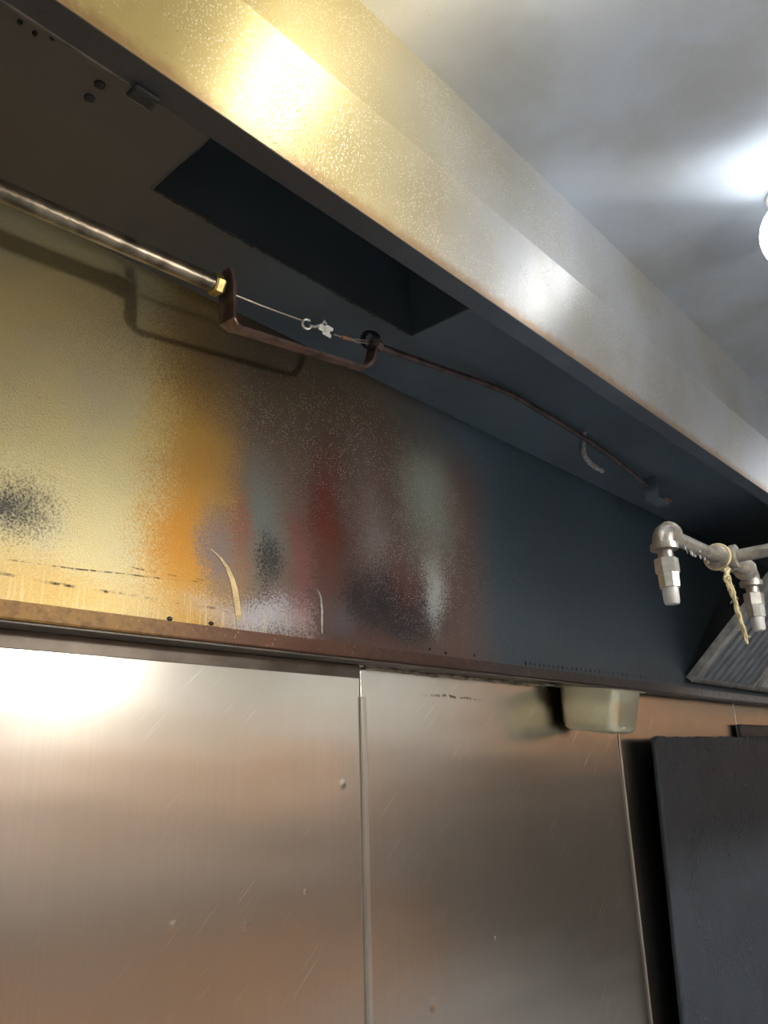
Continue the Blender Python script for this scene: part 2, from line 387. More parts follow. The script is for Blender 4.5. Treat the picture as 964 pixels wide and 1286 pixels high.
# ------------------------------------------------------------------ mesh helpers
class MB:
    def __init__(self): self.bm = bmesh.new(); self.flat = True
    def box(self, lo, hi, bev=0.0):
        lo = Vector(lo); hi = Vector(hi)
        r = bmesh.ops.create_cube(self.bm, size=1.0)
        s = hi - lo; c = (hi + lo) / 2
        for v in r['verts']: v.co = Vector((v.co.x * s.x, v.co.y * s.y, v.co.z * s.z)) + c
        if bev:
            es = list({e for v in r['verts'] for e in v.link_edges})
            bmesh.ops.bevel(self.bm, geom=es, offset=bev, segments=2, affect='EDGES', profile=0.5)
        return self
    def obox(self, c, ax, ay, az, hx, hy, hz):
        c = Vector(c); ax, ay, az = (Vector(a).normalized() for a in (ax, ay, az))
        vs = [self.bm.verts.new(c + ax * hx * i + ay * hy * j + az * hz * k) for i in (-1, 1) for j in (-1, 1) for k in (-1, 1)]
        for q in ((0, 1, 3, 2), (4, 6, 7, 5), (0, 4, 5, 1), (2, 3, 7, 6), (0, 2, 6, 4), (1, 5, 7, 3)):
            self.bm.faces.new([vs[i] for i in q])
        return self
    def prism(self, prof, d):
        """closed profile of points swept by the vector d"""
        d = Vector(d)
        a = [self.bm.verts.new(Vector(p)) for p in prof]; b = [self.bm.verts.new(Vector(p) + d) for p in prof]
        n = len(a)
        for i in range(n): self.bm.faces.new((a[i], a[(i + 1) % n], b[(i + 1) % n], b[i]))
        self.bm.faces.new(a[::-1]); self.bm.faces.new(b)
        return self
    def tube(self, pts, rad, n=14, close=True):
        self.flat = False
        pts = [Vector(p) for p in pts]
        rads = rad if isinstance(rad, (list, tuple)) else [rad] * len(pts)
        t0 = (pts[1] - pts[0]).normalized()
        ref = Vector((0, 0, 1)) if abs(t0.z) < 0.9 else Vector((0, 1, 0))
        u = t0.cross(ref).normalized(); rings = []
        for i, p in enumerate(pts):
            if i == 0: t = pts[1] - pts[0]
            elif i == len(pts) - 1: t = pts[-1] - pts[-2]
            else: t = (pts[i + 1] - pts[i]).normalized() + (pts[i] - pts[i - 1]).normalized()
            t.normalize(); u = (u - t * u.dot(t)).normalized(); v = t.cross(u)
            rings.append([self.bm.verts.new(p + (u * math.cos(2 * math.pi * k / n) + v * math.sin(2 * math.pi * k / n)) * rads[i]) for k in range(n)])
        for a, b in zip(rings, rings[1:]):
            for k in range(n): self.bm.faces.new((a[k], a[(k + 1) % n], b[(k + 1) % n], b[k]))
        if close:
            self.bm.faces.new(rings[0][::-1]); self.bm.faces.new(rings[-1])
        return self
    def lathe(self, o, axis, prof, n=24):
        """prof: (distance along the axis, radius)"""
        o = Vector(o); t = Vector(axis).normalized()
        return self.tube([o + t * a for a, r in prof], [max(r, 1e-4) for a, r in prof], n)
    def ball(self, c, r, seg=20, sc=(1, 1, 1)):
        self.flat = False
        q = bmesh.ops.create_uvsphere(self.bm, u_segments=seg, v_segments=seg // 2 + 2, radius=r)
        for v in q['verts']: v.co = Vector((v.co.x * sc[0], v.co.y * sc[1], v.co.z * sc[2])) + Vector(c)
        return self
    def ring(self, c, axis, R, r, n=24, m=8, a0=0.0, a1=2 * math.pi):
        self.flat = False
        t = Vector(axis).normalized(); ref = Vector((0, 0, 1)) if abs(t.z) < 0.9 else Vector((1, 0, 0))
        u = t.cross(ref).normalized(); v = t.cross(u)
        full = abs(a1 - a0 - 2 * math.pi) < 1e-6
        k = n if full else n + 1
        rings = []
        for i in range(k):
            a = a0 + (a1 - a0) * i / n; e = u * math.cos(a) + v * math.sin(a); o = Vector(c) + e * R
            rings.append([self.bm.verts.new(o + (e * math.cos(2 * math.pi * j / m) + t * math.sin(2 * math.pi * j / m)) * r) for j in range(m)])
        for i in range(k if full else k - 1):
            a, b = rings[i], rings[(i + 1) % k]
            for j in range(m): self.bm.faces.new((a[j], a[(j + 1) % m], b[(j + 1) % m], b[j]))
        return self
    def build(self, name, mat, parent=None, smooth=True, angle=0.6):
        me = bpy.data.meshes.new(name)
        bmesh.ops.recalc_face_normals(self.bm, faces=self.bm.faces)
        self.bm.to_mesh(me); self.bm.free()
        if smooth and not self.flat:
            for p in me.polygons: p.use_smooth = True
            me.set_sharp_from_angle(angle=angle)
        me.materials.append(M[mat] if isinstance(mat, str) else mat)
        o = bpy.data.objects.new(name, me); C.objects.link(o)
        if parent:
            o.parent = parent; o.matrix_parent_inverse = Matrix.Translation(parent.location).inverted()
        return o

def tag(o, label=None, cat=None, group=None, kind=None):
    for k, v in (('label', label), ('category', cat), ('group', group), ('kind', kind)):
        if v: o[k] = v
    return o
def thing(name, loc, label, cat, group=None, kind=None):
    o = bpy.data.objects.new(name, None); C.objects.link(o); o.location = loc; o.empty_display_size = 0.05
    return tag(o, label, cat, group, kind)
def spline(pts, k=6):
    pts = [Vector(p) for p in pts]; out = []
    q = [pts[0] * 2 - pts[1]] + pts + [pts[-1] * 2 - pts[-2]]
    for i in range(1, len(q) - 2):
        for j in range(k):
            t = j / k; a, b, c, d = q[i - 1:i + 3]
            out.append(0.5 * ((2 * b) + (c - a) * t + (2 * a - 5 * b + 4 * c - d) * t * t + (3 * b - a - 3 * c + d) * t ** 3))
    return out + [pts[-1]]

# ------------------------------------------------------------------ the room
RX0, RX1, RY0, RZ1 = -2.6, 6.4, -2.6, 2.75
YW = D             # face of the splashback
FT = 0.10
nt = NT('grey_quarry_tile'); 
brk = nt.n('ShaderNodeTexBrick'); nt.put(brk.inputs['Vector'], nt.pos); brk.offset = 0.0
brk.inputs['Color1'].default_value = (0.30, 0.29, 0.28, 1); brk.inputs['Color2'].default_value = (0.26, 0.25, 0.245, 1); brk.inputs['Mortar'].default_value = (0.12, 0.10, 0.09, 1)
brk.inputs['Scale'].default_value = 1.0; brk.inputs['Brick Width'].default_value = 0.15; brk.inputs['Row Height'].default_value = 0.15; brk.inputs['Mortar Size'].default_value = 0.005
M['floor'] = nt.done(brk.outputs['Color'], 0.0, 0.45)
M['peach'] = mat_plain('peach_wall_paint', (0.86, 0.46, 0.24), 0.0, 0.6, 0.1, 3)
M['cream'] = mat_plain('cream_wall_paint', (0.80, 0.79, 0.74), 0.0, 0.6, 0.1, 3)
M['ceil'] = mat_plain('off_white_ceiling', (0.72, 0.72, 0.70), 0.0, 0.8, 0.08, 5)
def struct(name, lo, hi, mat, label):
    o = MB().box(lo, hi).build(name, mat, None, False); return tag(o, label, None, None, 'structure')
struct('floor', (RX0 - .1, RY0 - .1, -0.1), (RX1 + .1, YW + .2, 0), 'floor', 'grey quarry tile kitchen floor')
struct('ceiling', (RX0 - .1, RY0 - .1, RZ1), (RX1 + .1, YW + .2, RZ1 + .1), 'ceil', 'off white kitchen ceiling above the hood')
wf = struct('wall_front', (RX0 - .1, RY0 - .1, 0), (RX1 + .1, RY0, RZ1), 'cream', 'cream wall across the kitchen with a peach lower half')
MB().box((RX0, RY0, 0), (4.6, RY0 + .008, 1.76), .001).build('wainscot_panel', 'peach', wf)
M['dado'] = mat_plain('dark_brown_dado', (0.13, 0.115, 0.10), 0.0, 0.5, 0.2, 4)
MB().box((4.602, RY0, 0), (RX1 - .01, RY0 + .008, 1.76), .001).build('wainscot_panel', 'dado', wf)
struct('wall_left', (RX0 - .1, RY0, 0), (RX0, YW, RZ1), 'cream', 'cream painted kitchen wall')
wr = struct('wall_right', (RX1, RY0, 0), (RX1 + .1, YW, RZ1), 'peach', 'kitchen end wall, peach above a dark panelled lower part')
M['dado'] = mat_plain('dark_brown_dado', (0.13, 0.115, 0.10), 0.0, 0.5, 0.2, 4)
MB().box((RX1 - .008, RY0 + .01, 0), (RX1, YW - .01, 1.70), .001).build('wainscot_panel', 'dado', wr)
wall = MB().box((RX0 - .1, YW + .006, 0), (RX1 + .1, YW + .12, RZ1)).build('wall_back', 'cream', None, False)
tag(wall, 'brushed stainless steel splashback wall under the hood', None, None, 'structure')
ZT = W(0, 0, .186).z
edges = [RX0, W(1.052, 0, 0).x, W(2.036, 0, 0).x, W(2.935, 0, 0).x, W(4.0, 0, 0).x, RX1]
tops = [ZT, ZT - .012, ZT, ZT, ZT]
for i in range(5):
    g = 0.0012
    MB().box((edges[i] + g, YW, 0.0), (edges[i + 1] - g, YW + .0055, tops[i] if i != 1 else ZT - .010), 0.0008).build('steel_sheet', 'sheet', wall)
# divider strips over the joints
xa = edges[1]
MB().box((xa - .002, YW - .0035, 0), (xa + .0105, YW - .0002, H0 + .122 * D), 0.0004).build('divider_strip', 'trim', wall, False)
MB().box((xa - .0005, YW - .0050, 0), (xa + .0030, YW - .0036, H0 + .118 * D), 0.0006).build('divider_rib', 'trim', wall)
xb = edges[2]
MB().box((xb - .0030, YW - .0030, 0), (xb + .0030, YW - .0002, H0 + .075 * D), 0.0010).build('divider_strip', 'trim', wall)
MB().box((edges[3] - .002, YW - .0020, 0.6), (edges[3] + .002, YW - .0002, H0 + .18 * D), 0.0006).build('divider_strip', 'trim', wall)
# dirty sealant along the top of the second sheet
pts = [W(1.06 + i * .02, .9965, .1745 + random.uniform(-.0014, .0014)) for i in range(32)]
MB().tube(pts, [random.uniform(.0022, .0042) for _ in pts], 8).build('sealant_line', 'caulk', wall)

# ------------------------------------------------------------------ the hood
HX0, HX1 = -1.15, 3.75                       # metres, the two ends
ZB, ZR, ZC = .186, .771, .94                 # trough, plenum roof, canopy roof (units of D)
YB = .52; YBL, ZBL = .547, .644              # baffle above the fold, its lower edge
YF = -.40; ZS = .52                          # front skirt and its lower lip
hood = thing('exhaust_hood', W(0, .5, ZB), 'large greasy stainless kitchen exhaust hood with open sooty filter plenum', 'exhaust hood')
def zz(v): return v * D + H0
def yy(v): return v * D
# back panel
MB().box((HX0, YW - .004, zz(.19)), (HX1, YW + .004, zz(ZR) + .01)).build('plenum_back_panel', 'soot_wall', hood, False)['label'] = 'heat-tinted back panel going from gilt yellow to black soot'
# plenum roof with the duct opening
dx0, dx1 = W(.476, 0, 0).x, W(1.035, 0, 0).x; dy0, dy1 = yy(.575), yy(.831)
t = .003
rf = MB()
rf.box((HX0, yy(YB), zz(ZR)), (dx0, YW, zz(ZR) + t)); rf.box((dx1, yy(YB), zz(ZR)), (HX1, YW, zz(ZR) + t))
rf.box((dx0, yy(YB), zz(ZR)), (dx1, dy0, zz(ZR) + t)); rf.box((dx0, dy1, zz(ZR)), (dx1, YW, zz(ZR) + t))
rf.build('plenum_roof', 'roof', hood, False)
du = MB(); zt = zz(ZR) + .42
du.box((dx0 - t, dy0 - t, zz(ZR) + t), (dx0, dy1 + t, zt)); du.box((dx1, dy0 - t, zz(ZR) + t), (dx1 + t, dy1 + t, zt))
du.box((dx0, dy0 - t, zz(ZR) + t), (dx1, dy0, zt)); du.box((dx0, dy1, zz(ZR) + t), (dx1, dy1 + t, zt)); du.box((dx0 - t, dy0 - t, zt), (dx1 + t, dy1 + t, zt + t))
du.build('exhaust_duct', 'duct', hood, False)
# ragged weld bead around the opening
wb = [Vector((dx0 + i * .012, dy1 + random.uniform(-.0012, .0012), zz(ZR) - .0006)) for i in range(int((dx1 - dx0) / .012) + 1)]
MB().tube(wb, [random.uniform(.0007, .0022) for _ in wb], 6).build('weld_bead', mat_plain('glinting_weld_bead', (0.20, 0.20, 0.19), 0.7, 0.35, 0.8, 200), hood)
wb = [Vector((dx0 + random.uniform(-.001, .001), dy0 + i * .012, zz(ZR) - .0006)) for i in range(int((dy1 - dy0) / .012) + 1)]
MB().tube(wb, [random.uniform(.0006, .0014) for _ in wb], 6).build('weld_bead', 'roof', hood)
# folded baffle between the plenum and the canopy
L = (HX1 - HX0, 0, 0)
MB().prism([(HX0, yy(YB), zz(ZR)), (HX0, yy(YB) + .002, zz(ZR)), (HX0, yy(YB) + .002, zz(ZC)), (HX0, yy(YB), zz(ZC))], L).build('baffle_upper', 'beam', hood, False)
MB().prism([(HX0, yy(YB) - .0015, zz(ZR) + .004), (HX0, yy(YB) + .001, zz(ZR) + .004), (HX0, yy(YBL) + .002, zz(ZBL)), (HX0, yy(YBL), zz(ZBL))], L).build('baffle_lower', 'beam', hood, False)
# filter channel under the baffle: flange, upturned lip and a rounded inner rib
MB().prism([(HX0, yy(YBL) + .0005, zz(ZBL) - .001), (HX0, yy(YBL) + .030, zz(ZBL) - .001), (HX0, yy(YBL) + .030, zz(ZBL) + .030), (HX0, yy(YBL) + .028, zz(ZBL) + .030), (HX0, yy(YBL) + .028, zz(ZBL) + .002), (HX0, yy(YBL) + .0005, zz(ZBL) + .002)], L).build('filter_channel', 'channel', hood, False)
q = at(185, 98, .57)
MB().tube([(HX0, yy(YBL) + .031, zz(ZBL) + .001), (q.x - .012, yy(YBL) + .031, zz(ZBL) + .001)], .0032, 10).build('channel_rib', mat_plain('worn_rib_steel', (0.12, 0.10, 0.085), 0.4, 0.4, 0.5), hood)
MB().box((q.x - .010, yy(YBL) + .022, zz(ZBL) - .007), (q.x + .016, yy(YBL) + .040, zz(ZBL) - .001), .003).build('channel_clip', 'grime', hood)
# canopy roof, skirt and ends
MB().box((HX0, yy(YF), zz(ZC)), (HX1, YW, zz(ZC) + .003)).build('canopy_roof', 'canopy', hood, False)
MB().prism([(HX0, yy(YF), zz(ZC)), (HX0, yy(YF), zz(ZS)), (HX0, yy(YF) + .03, zz(ZS)), (HX0, yy(YF) + .03, zz(ZS) + .004), (HX0, yy(YF) + .003, zz(ZS) + .004), (HX0, yy(YF) + .003, zz(ZC))], L).build('front_skirt', 'skirt', hood, False)
for x in (HX0, HX1 - .003):
    MB().prism([(x, yy(YF), zz(ZS)), (x, yy(.55), zz(.19)), (x, YW, zz(.19)), (x, YW, zz(ZC)), (x, yy(YF), zz(ZC))], (.003, 0, 0)).build('end_panel', 'skirt', hood, False)
# grease trough along the foot of the back panel
y0 = yy(.95); za, zb = zz(.181), zz(.2035)
prof = [(YW - .004, za), (y0 + .002, za), (y0, za + .002), (y0, zb), (y0 + .0015, zb), (y0 + .0015, za + .0025), (YW - .004, za + .0025)]
MB().prism([(HX0, a, b) for a, b in prof], L).build('grease_trough', 'trough', hood, False)
MB().box((HX0, y0 + .004, za - .0035), (HX1, YW - .006, za - .0005), .0008).build('trough_support', mat_plain('grey_support_angle', (0.16, 0.14, 0.12), 0.6, 0.45), hood)
MB().box((HX0, YW - .0022, zz(.1545)), (W(1.050, 0, 0).x, YW - .0004, zz(.1765)), .0003).build('trough_shadow_strip', mat_plain('painted_shadow_brown', (0.14, 0.115, 0.095), 0.75, 0.42, 0.3, 20), hood)  # dark strip added to stand for the trough's shadow on the wall
# crusted drips on the lip
for px, py in ((213, 777), (265, 783), (540, 815), (596, 823), (560, 820)):
    p = at(px, py, .95); MB().ball(p, .0032, 10, (1.3, .6, .9)).build('grease_lump', 'grime', hood)
for i in range(34):
    p = at(660 + i * 5.8, 833 + i * .66, .949); MB().ball(p, random.uniform(.0016, .003), 8, (1, .6, 1.6)).build('grease_drip', 'grime', hood)
# bare scrape through the grime
pa = [(264, 689, 1.0), (276, 700, 3.2), (285, 713, 5.0), (291, 727, 6.2), (295, 742, 7), (297, 757, 7.5), (299, 772, 7.0), (300, 780, 5)]
sb = MB(); prev = None
for px, py, wd_ in pa:
    a = sb.bm.verts.new(at(px - wd_ * .5, py, .9952)); b = sb.bm.verts.new(at(px + wd_ * .5, py, .9952))
    if prev: sb.bm.faces.new((prev[0], prev[1], b, a))
    prev = (a, b)
so = sb.build('scrape_mark', 'scrape', hood); so.modifiers.new('thick', 'SOLIDIFY').thickness = 0.0006
sb = MB(); prev = None
for px, py, wd_ in [(398, 740, 1), (402, 748, 2), (404, 765, 2.4), (404, 785, 2.2), (404, 796, 1)]:
    a = sb.bm.verts.new(at(px - wd_ * .5, py, .9952)); b = sb.bm.verts.new(at(px + wd_ * .5, py, .9952))
    if prev: sb.bm.faces.new((prev[0], prev[1], b, a))
    prev = (a, b)
so = sb.build('scrape_mark', 'bead', hood); so.modifiers.new('thick', 'SOLIDIFY').thickness = 0.0006
# pale bead of sealant and bolts on the plenum roof
bp = [at_z(*p, ZR - .003) for p in ((734, 541), (733, 556), (732, 566), (736, 576), (744, 584), (756, 591))]
bp = spline(bp, 5)
MB().tube(bp, [.0035 + .004 * min(1, i / 14) * random.uniform(.7, 1.1) for i in range(len(bp))], 8).build('sealant_bead', 'bead', hood)
for px, py in ((125, 106), (112, 123), (183, 113), (25, 27), (66, 47), (44, 41)):
    r = .006 if px in (125, 112, 183) else .0028
    MB().lathe(at_z(px, py, ZR) + Vector((0, 0, .001)), (0, 0, -1), [(0, r), (.003, r), (.0045, r * .6)], 8).build('bolt', 'grime', hood)

# ------------------------------------------------------------------ baffle filters still in place
A0 = W(0, .985, .236); A1 = W(0, .572, .638)
slope = (A1 - A0); FL = slope.length; sdir = slope.normalized(); fnor = Vector((0, -sdir.z, sdir.y))    # fnor points down and to the front
if fnor.z > 0: fnor = -fnor
XD = Vector((1, 0, 0))
def filter_unit(x0, x1, label, mats):
    base = Vector((x0, A0.y, A0.z))
    f = thing('baffle_filter', base, label, 'grease filter', 'baffle filters left in the hood')
    rw = .036; th = .011
    def P(u, v, n=0): return base + XD * u + sdir * v + fnor * n
    wdt = x1 - x0
    for u0, u1 in ((0, rw), (wdt - rw, wdt)):
        MB().obox(P((u0 + u1) / 2, FL / 2), XD, sdir, fnor, rw / 2, FL / 2, th).build('frame_rail', mats[0], f)
    for v0, v1 in ((0, .018), (FL - .018, FL)):
        MB().obox(P(wdt / 2, (v0 + v1) / 2), XD, sdir, fnor, wdt / 2 - rw, .009, th).build('frame_rail', mats[0], f)
    n = 8; inner = wdt - 2 * rw; pitch = inner / n
    for i in range(n):
        u = rw + pitch * (i + .5)
        hw = pitch * .34
        pr = [P(u - hw, .019, .000), P(u - hw * .7, .019, .0105), P(u + hw * .7, .019, .0105), P(u + hw, .019, .000), P(u + hw * .85, .019, .000), P(u + hw * .6, .019, .0092), P(u - hw * .6, .019, .0092), P(u - hw * .85, .019, .000)]
        MB().prism(pr, sdir * (FL - .038)).build('baffle', mats[1], f, False)
    for i in range(n + 1):
        u = rw + pitch * i; hw = pitch * .36
        a, b = max(u - hw, rw), min(u + hw, wdt - rw)
        MB().prism([P(a, .019, -.0105), P(b, .019, -.0105), P(b, .019, -.0092), P(a, .019, -.0092)], sdir * (FL - .038)).build('rear_baffle', 'grime', f, False)  # black colour puts the grooves' shade into the rear baffles
    for v in (FL * .80,):
        for u in (wdt * .3, wdt * .7):
            c = [P(u - .03, v, .010), P(u - .03, v, .034), P(u - .022, v, .042), P(u + .022, v, .042), P(u + .03, v, .034), P(u + .03, v, .010)]
            MB().tube(c, .003, 8).build('handle', mats[0], f)
    return f
filter_unit(W(2.535, 0, 0).x, W(3.095, 0, 0).x, 'dark greasy baffle filter nearest the bare plenum wall', ('filter', 'filter_dark'))
filter_unit(W(3.10, 0, 0).x, W(3.66, 0, 0).x, 'paler baffle filter at the hood end, beyond the dark one', ('filter', 'filter'))

# ------------------------------------------------------------------ hood globe lights
def globe_light(x, label, glass='globe'):
    b = W(x, .228, ZC); c = W(x, .228, .86)
    o = thing('globe_light', b, label, 'light', 'globe lights under the canopy roof')
    MB().lathe(b, (0, 0, -1), [(0, .034), (.004, .034), (.008, .028), (.020, .026), (.028, .02)], 28).build('lamp_base', 'skirt', o)
    MB().ball(c, .054, 28, (1, 1, 1.08)).build('glass_globe', glass, o)
    return o
gl = globe_light(1.36, 'glowing glass globe light under the canopy, nearest the nozzles', 'globe_dim')
globe_light(3.35, 'added unseen globe light brightening the filters and plenum end')  # globe added out of view to brighten the dark right end
globe_light(0.62, 'glowing glass globe light lighting the gilt end of the baffle')
globe_light(0.0, 'glowing glass globe light above the photographer')

# ------------------------------------------------------------------ fusible link line in the plenum
YL = .84
ln = thing('fusible_link_line', at(290, 412, YL), 'steel conduit with U bracket, wire and fusible link strung across the open plenum', 'detector line')
p0 = at(0, 239, YL); p1 = at(268, 356, YL); dv = (p1 - p0)
MB().tube([p0 - dv * 1.6, p0, p1], .0115, 18).build('conduit', 'conduit', ln)['label'] = 'greasy round steel conduit'
ud = dv.normalized()
MB().lathe(p1 - ud * .004, ud, [(0, .0145), (.003, .0158), (.012, .0158), (.016, .0135)], 6).build('hex_nut', 'brass', ln, False)['label'] = 'brass hex nut'
# U bracket of flat bar, 26 mm wide across the plenum
bw = .018
def bar(path, hw, th, name):
    m = MB(); prev = None
    path = [Vector(p) for p in path]
    for i, p in enumerate(path):
        t = (path[min(i + 1, len(path) - 1)] - path[max(i - 1, 0)]).normalized()
        nrm = t.cross(Vector((0, 1, 0))).normalized()
        h = hw[i] if isinstance(hw, list) else hw
        r = [m.bm.verts.new(p + Vector((0, sy * h, 0)) + nrm * sn * th / 2) for sy, sn in ((-1, -1), (1, -1), (1, 1), (-1, 1))]
        if prev:
            for k in range(4): m.bm.faces.new((prev[k], prev[(k + 1) % 4], r[(k + 1) % 4], r[k]))
        else: m.bm.faces.new(r[::-1])
        prev = r
    m.bm.faces.new(prev)
    return m.build(name, 'bracket', ln)
c1 = at(285, 344, YL); c2 = at(286, 404, YL); c3 = at(300, 414, YL); c4 = at(455, 463, YL); c5 = at(464, 455, YL); c6 = at(471, 424, YL)
top = c1 + (c1 - c2).normalized() * .006
bar([top, c1, c1.lerp(c2, .12), c1.lerp(c2, .3), c2, c2.lerp(c3, .5) + (c2 - c1).normalized() * .003, c3, c4, c4.lerp(c5, .5) + Vector((.001, 0, -.001)), c5, c6, c6 + (c6 - c5).normalized() * .005], [.006, .011, .014, .016, .015, .011, .008, .007, .008, .010, .010, .005], .005, 'u_bracket')
w0 = at(291, 369, YL); w1 = at(378, 402, YL)
MB().tube(spline([w0, w0.lerp(w1, .5) + Vector((0, 0, -.001)), w1], 5), .0013, 8).build('wire', 'wire', ln)
MB().ring(at(385, 407, YL), (.3, 1, .2), .0070, .0019, 20, 8, .4, 5.4).build('s_hook', 'link', ln)
h0 = at(389, 409, YL); h1 = at(400, 409, YL)
MB().tube([h0, h0.lerp(h1, .5) + Vector((0, 0, -.002)), h1], .0022, 8).build('hook_shank', 'link', ln)
# the fusible link: two soldered plates, one with a round notch
lc = at(408, 414, YL); ax = (at(418, 420, YL) - at(398, 408, YL)).normalized(); up = Vector((0, -.35, 1)).normalized(); up = (up - ax * up.dot(ax)).normalized(); nn = ax.cross(up)
def plate(off, l, h, notch, name):
    m = MB(); pr = []
    pts = [(-l, -h), (l, -h)]
    pts += [(l - notch * math.sin(a), -notch * .8 * math.cos(a)) for a in (0.0, .6, 1.2, 1.57, 1.95, 2.5, 3.14)] if notch else []
    pts += [(l, h), (-l * .6, h), (-l, h * .5)]
    m.prism([lc + ax * (a + off) + up * b + nn * -.001 for a, b in pts], nn * .0024)
    return m.build(name, 'link', ln, False)
plate(.005, .0085, .0080, .0042, 'link_plate'); plate(-.006, .0065, .005, 0, 'link_plate')
MB().tube([lc - ax * .008 + up * .004, lc - ax * .006 + up * .011, lc - ax * .001 + up * .009], .0022, 8).build('link_clip', 'link', ln)
w2 = at(419, 420, YL); w3 = at(455, 430, YL); w4 = at(466, 430, YL)
MB().tube([w2, at(428, 423, YL)], .0014, 8).build('wire', 'wire', ln)
MB().tube([at(429, 423, YL), at(440, 426, YL)], .0032, 10).build('crimp', 'copper', ln)
for s in (-1, 1):
    MB().tube([at(440, 426, YL), at(448, 428, YL) + Vector((0, 0, s * .0025)), w4 + Vector((0, 0, s * .002))], .0011, 6).build('wire', 'wire', ln)
for i, o in enumerate((-.010, -.006, -.002)):
    MB().ring(at(467, 429, YL) + Vector((o, 0, 0)), (1, .1, .35), .0125 + .001 * i, .0022, 20, 8).build('grommet_ring', 'grime', ln)
n0 = at(470, 432, YL); n1 = at(481, 438, YL); nd = (n1 - n0).normalized()
MB().lathe(n0, nd, [(0, .0105), (.012, .0105), (.0135, .008)], 6).build('hex_nut', 'bracket', ln, False)
far = [at(478, 436, YL), at(540, 458, .835), at(630, 490, .818), at(674, 514, .816), at(760, 568, .825), at(812, 610, .84)]
MB().tube(spline(far, 5), .0058, 12).build('conduit', 'conduit_dark', ln)['label'] = 'sooty thin conduit running on to the far bracket'
b0 = at(812, 606, .84)
MB().obox(b0 + Vector((.02, 0, -.012)), (1, 0, 0), (0, 1, 0), (0, 0, 1), .003, .016, .030).build('end_bracket', 'roof', ln)
MB().obox(b0 + Vector((.052, 0, -.040)), (1, 0, 0), (0, 1, 0), (0, 0, 1), .035, .016, .003).build('end_bracket', 'roof', ln)
MB().tube([at(834, 626, .84), at(842, 629, .84)], .004, 8).build('crimp', 'copper', ln)

# ------------------------------------------------------------------ suppression pipe with nozzles
YN = .385
e1 = at(831, 668, YN); zN = e1.z
e1 = Vector((e1.x, YN * D, zN)); te = at(905, 697, YN); te = Vector((te.x, YN * D, zN)); e2 = at(940, 716, YN); e2 = Vector((e2.x, YN * D, zN))
sp = thing('suppression_pipe', te, 'galvanised pipe with a tee and two elbows carrying fire suppression nozzles', 'pipe')
PR = .0075; ER = .0125; bend = .0145
def elbow(e, sgn):
    """from the run (x) to straight down"""
    o = e + Vector((sgn * bend, 0, 0)); pts = []
    for i in range(9):
        a = math.pi / 2 * i / 8
        pts.append(e + Vector((sgn * bend * (1 - math.sin(a)), 0, -bend * (1 - math.cos(a)))))
    m = MB().tube(pts, ER, 20)
    m.lathe(e + Vector((sgn * (bend - .001), 0, 0)), (sgn, 0, 0), [(0, ER), (.001, .0155), (.008, .0155), (.009, ER)], 20)
    m.lathe(e + Vector((0, 0, -bend + .001)), (0, 0, -1), [(0, ER), (.001, .0155), (.008, .0155), (.009, ER)], 20)
    return m.build('elbow', 'galv', sp)
def nozzle(e):
    o = e + Vector((0, 0, -bend - .006))
    n = MB().lathe(o, (0, 0, -1), [(0, .0085), (.012, .0085)], 16).build('nipple', 'galv', sp)
    o = o + Vector((0, 0, -.011))
    b = MB().lathe(o, (0, 0, -1), [(0, .0120), (.001, .0135), (.017, .0135), (.018, .0125)], 6).build('nozzle_body', 'nickel', sp, False)
    MB().lathe(o + Vector((0, 0, -.0175)), (0, 0, -1), [(0, .0122), (.0165, .0118), (.0175, .009)], 8).build('nozzle_collar', 'nickel', b, False)
    MB().lathe(o + Vector((0, 0, -.0345)), (0, 0, -1), [(0, .0092), (.016, .0088), (.0185, .0075)], 18).build('nozzle_cap', 'cap', b)
elbow(e1, 1); nozzle(e1)
elbow(e2, -1); nozzle(e2)
MB().tube([e1 + Vector((bend, 0, 0)), te - Vector((.018, 0, 0))], PR + .001, 18).build('pipe_run', 'galv', sp)
MB().tube([te + Vector((.018, 0, 0)), e2 - Vector((bend, 0, 0))], PR + .001, 18).build('pipe_run', 'galv', sp)
tm = MB().tube([te - Vector((.020, 0, 0)), te + Vector((.020, 0, 0))], ER, 20)
for s in (-1, 1): tm.lathe(te + Vector((s * .0125, 0, 0)), (s, 0, 0), [(0, ER), (.001, .0155), (.008, .0155), (.009, ER)], 20)
tm.tube([te, te + Vector((0, -.020, 0))], ER, 20); tm.lathe(te + Vector((0, -.0125, 0)), (0, -1, 0), [(0, ER), (.001, .0155), (.008, .0155), (.009, ER)], 20)
tm.build('tee', 'galv', sp)
MB().tube([te + Vector((0, -.018, 0)), te + Vector((0, -.40, 0)), te + Vector((0, -.43, .008)), te + Vector((0, -.44, .03)), Vector((te.x, te.y - .44, zz(ZC) - .001))], PR + .001, 18).build('supply_pipe', 'galv', sp)
# drips of hardened grease on the underside of the run
for i in range(16):
    u = random.random(); q = (e1 + Vector((.02, 0, 0))).lerp(te - Vector((.02, 0, 0)), u)
    a = random.uniform(-.8, .8)
    s0 = q + Vector((0, math.sin(a) * PR, -math.cos(a) * (PR + .0008)))
    MB().tube([s0, s0 + Vector((random.uniform(-.002, .002), 0, -random.uniform(.002, .006)))], [.0014, .0005], 6).build('grease_drip', 'cap', sp)

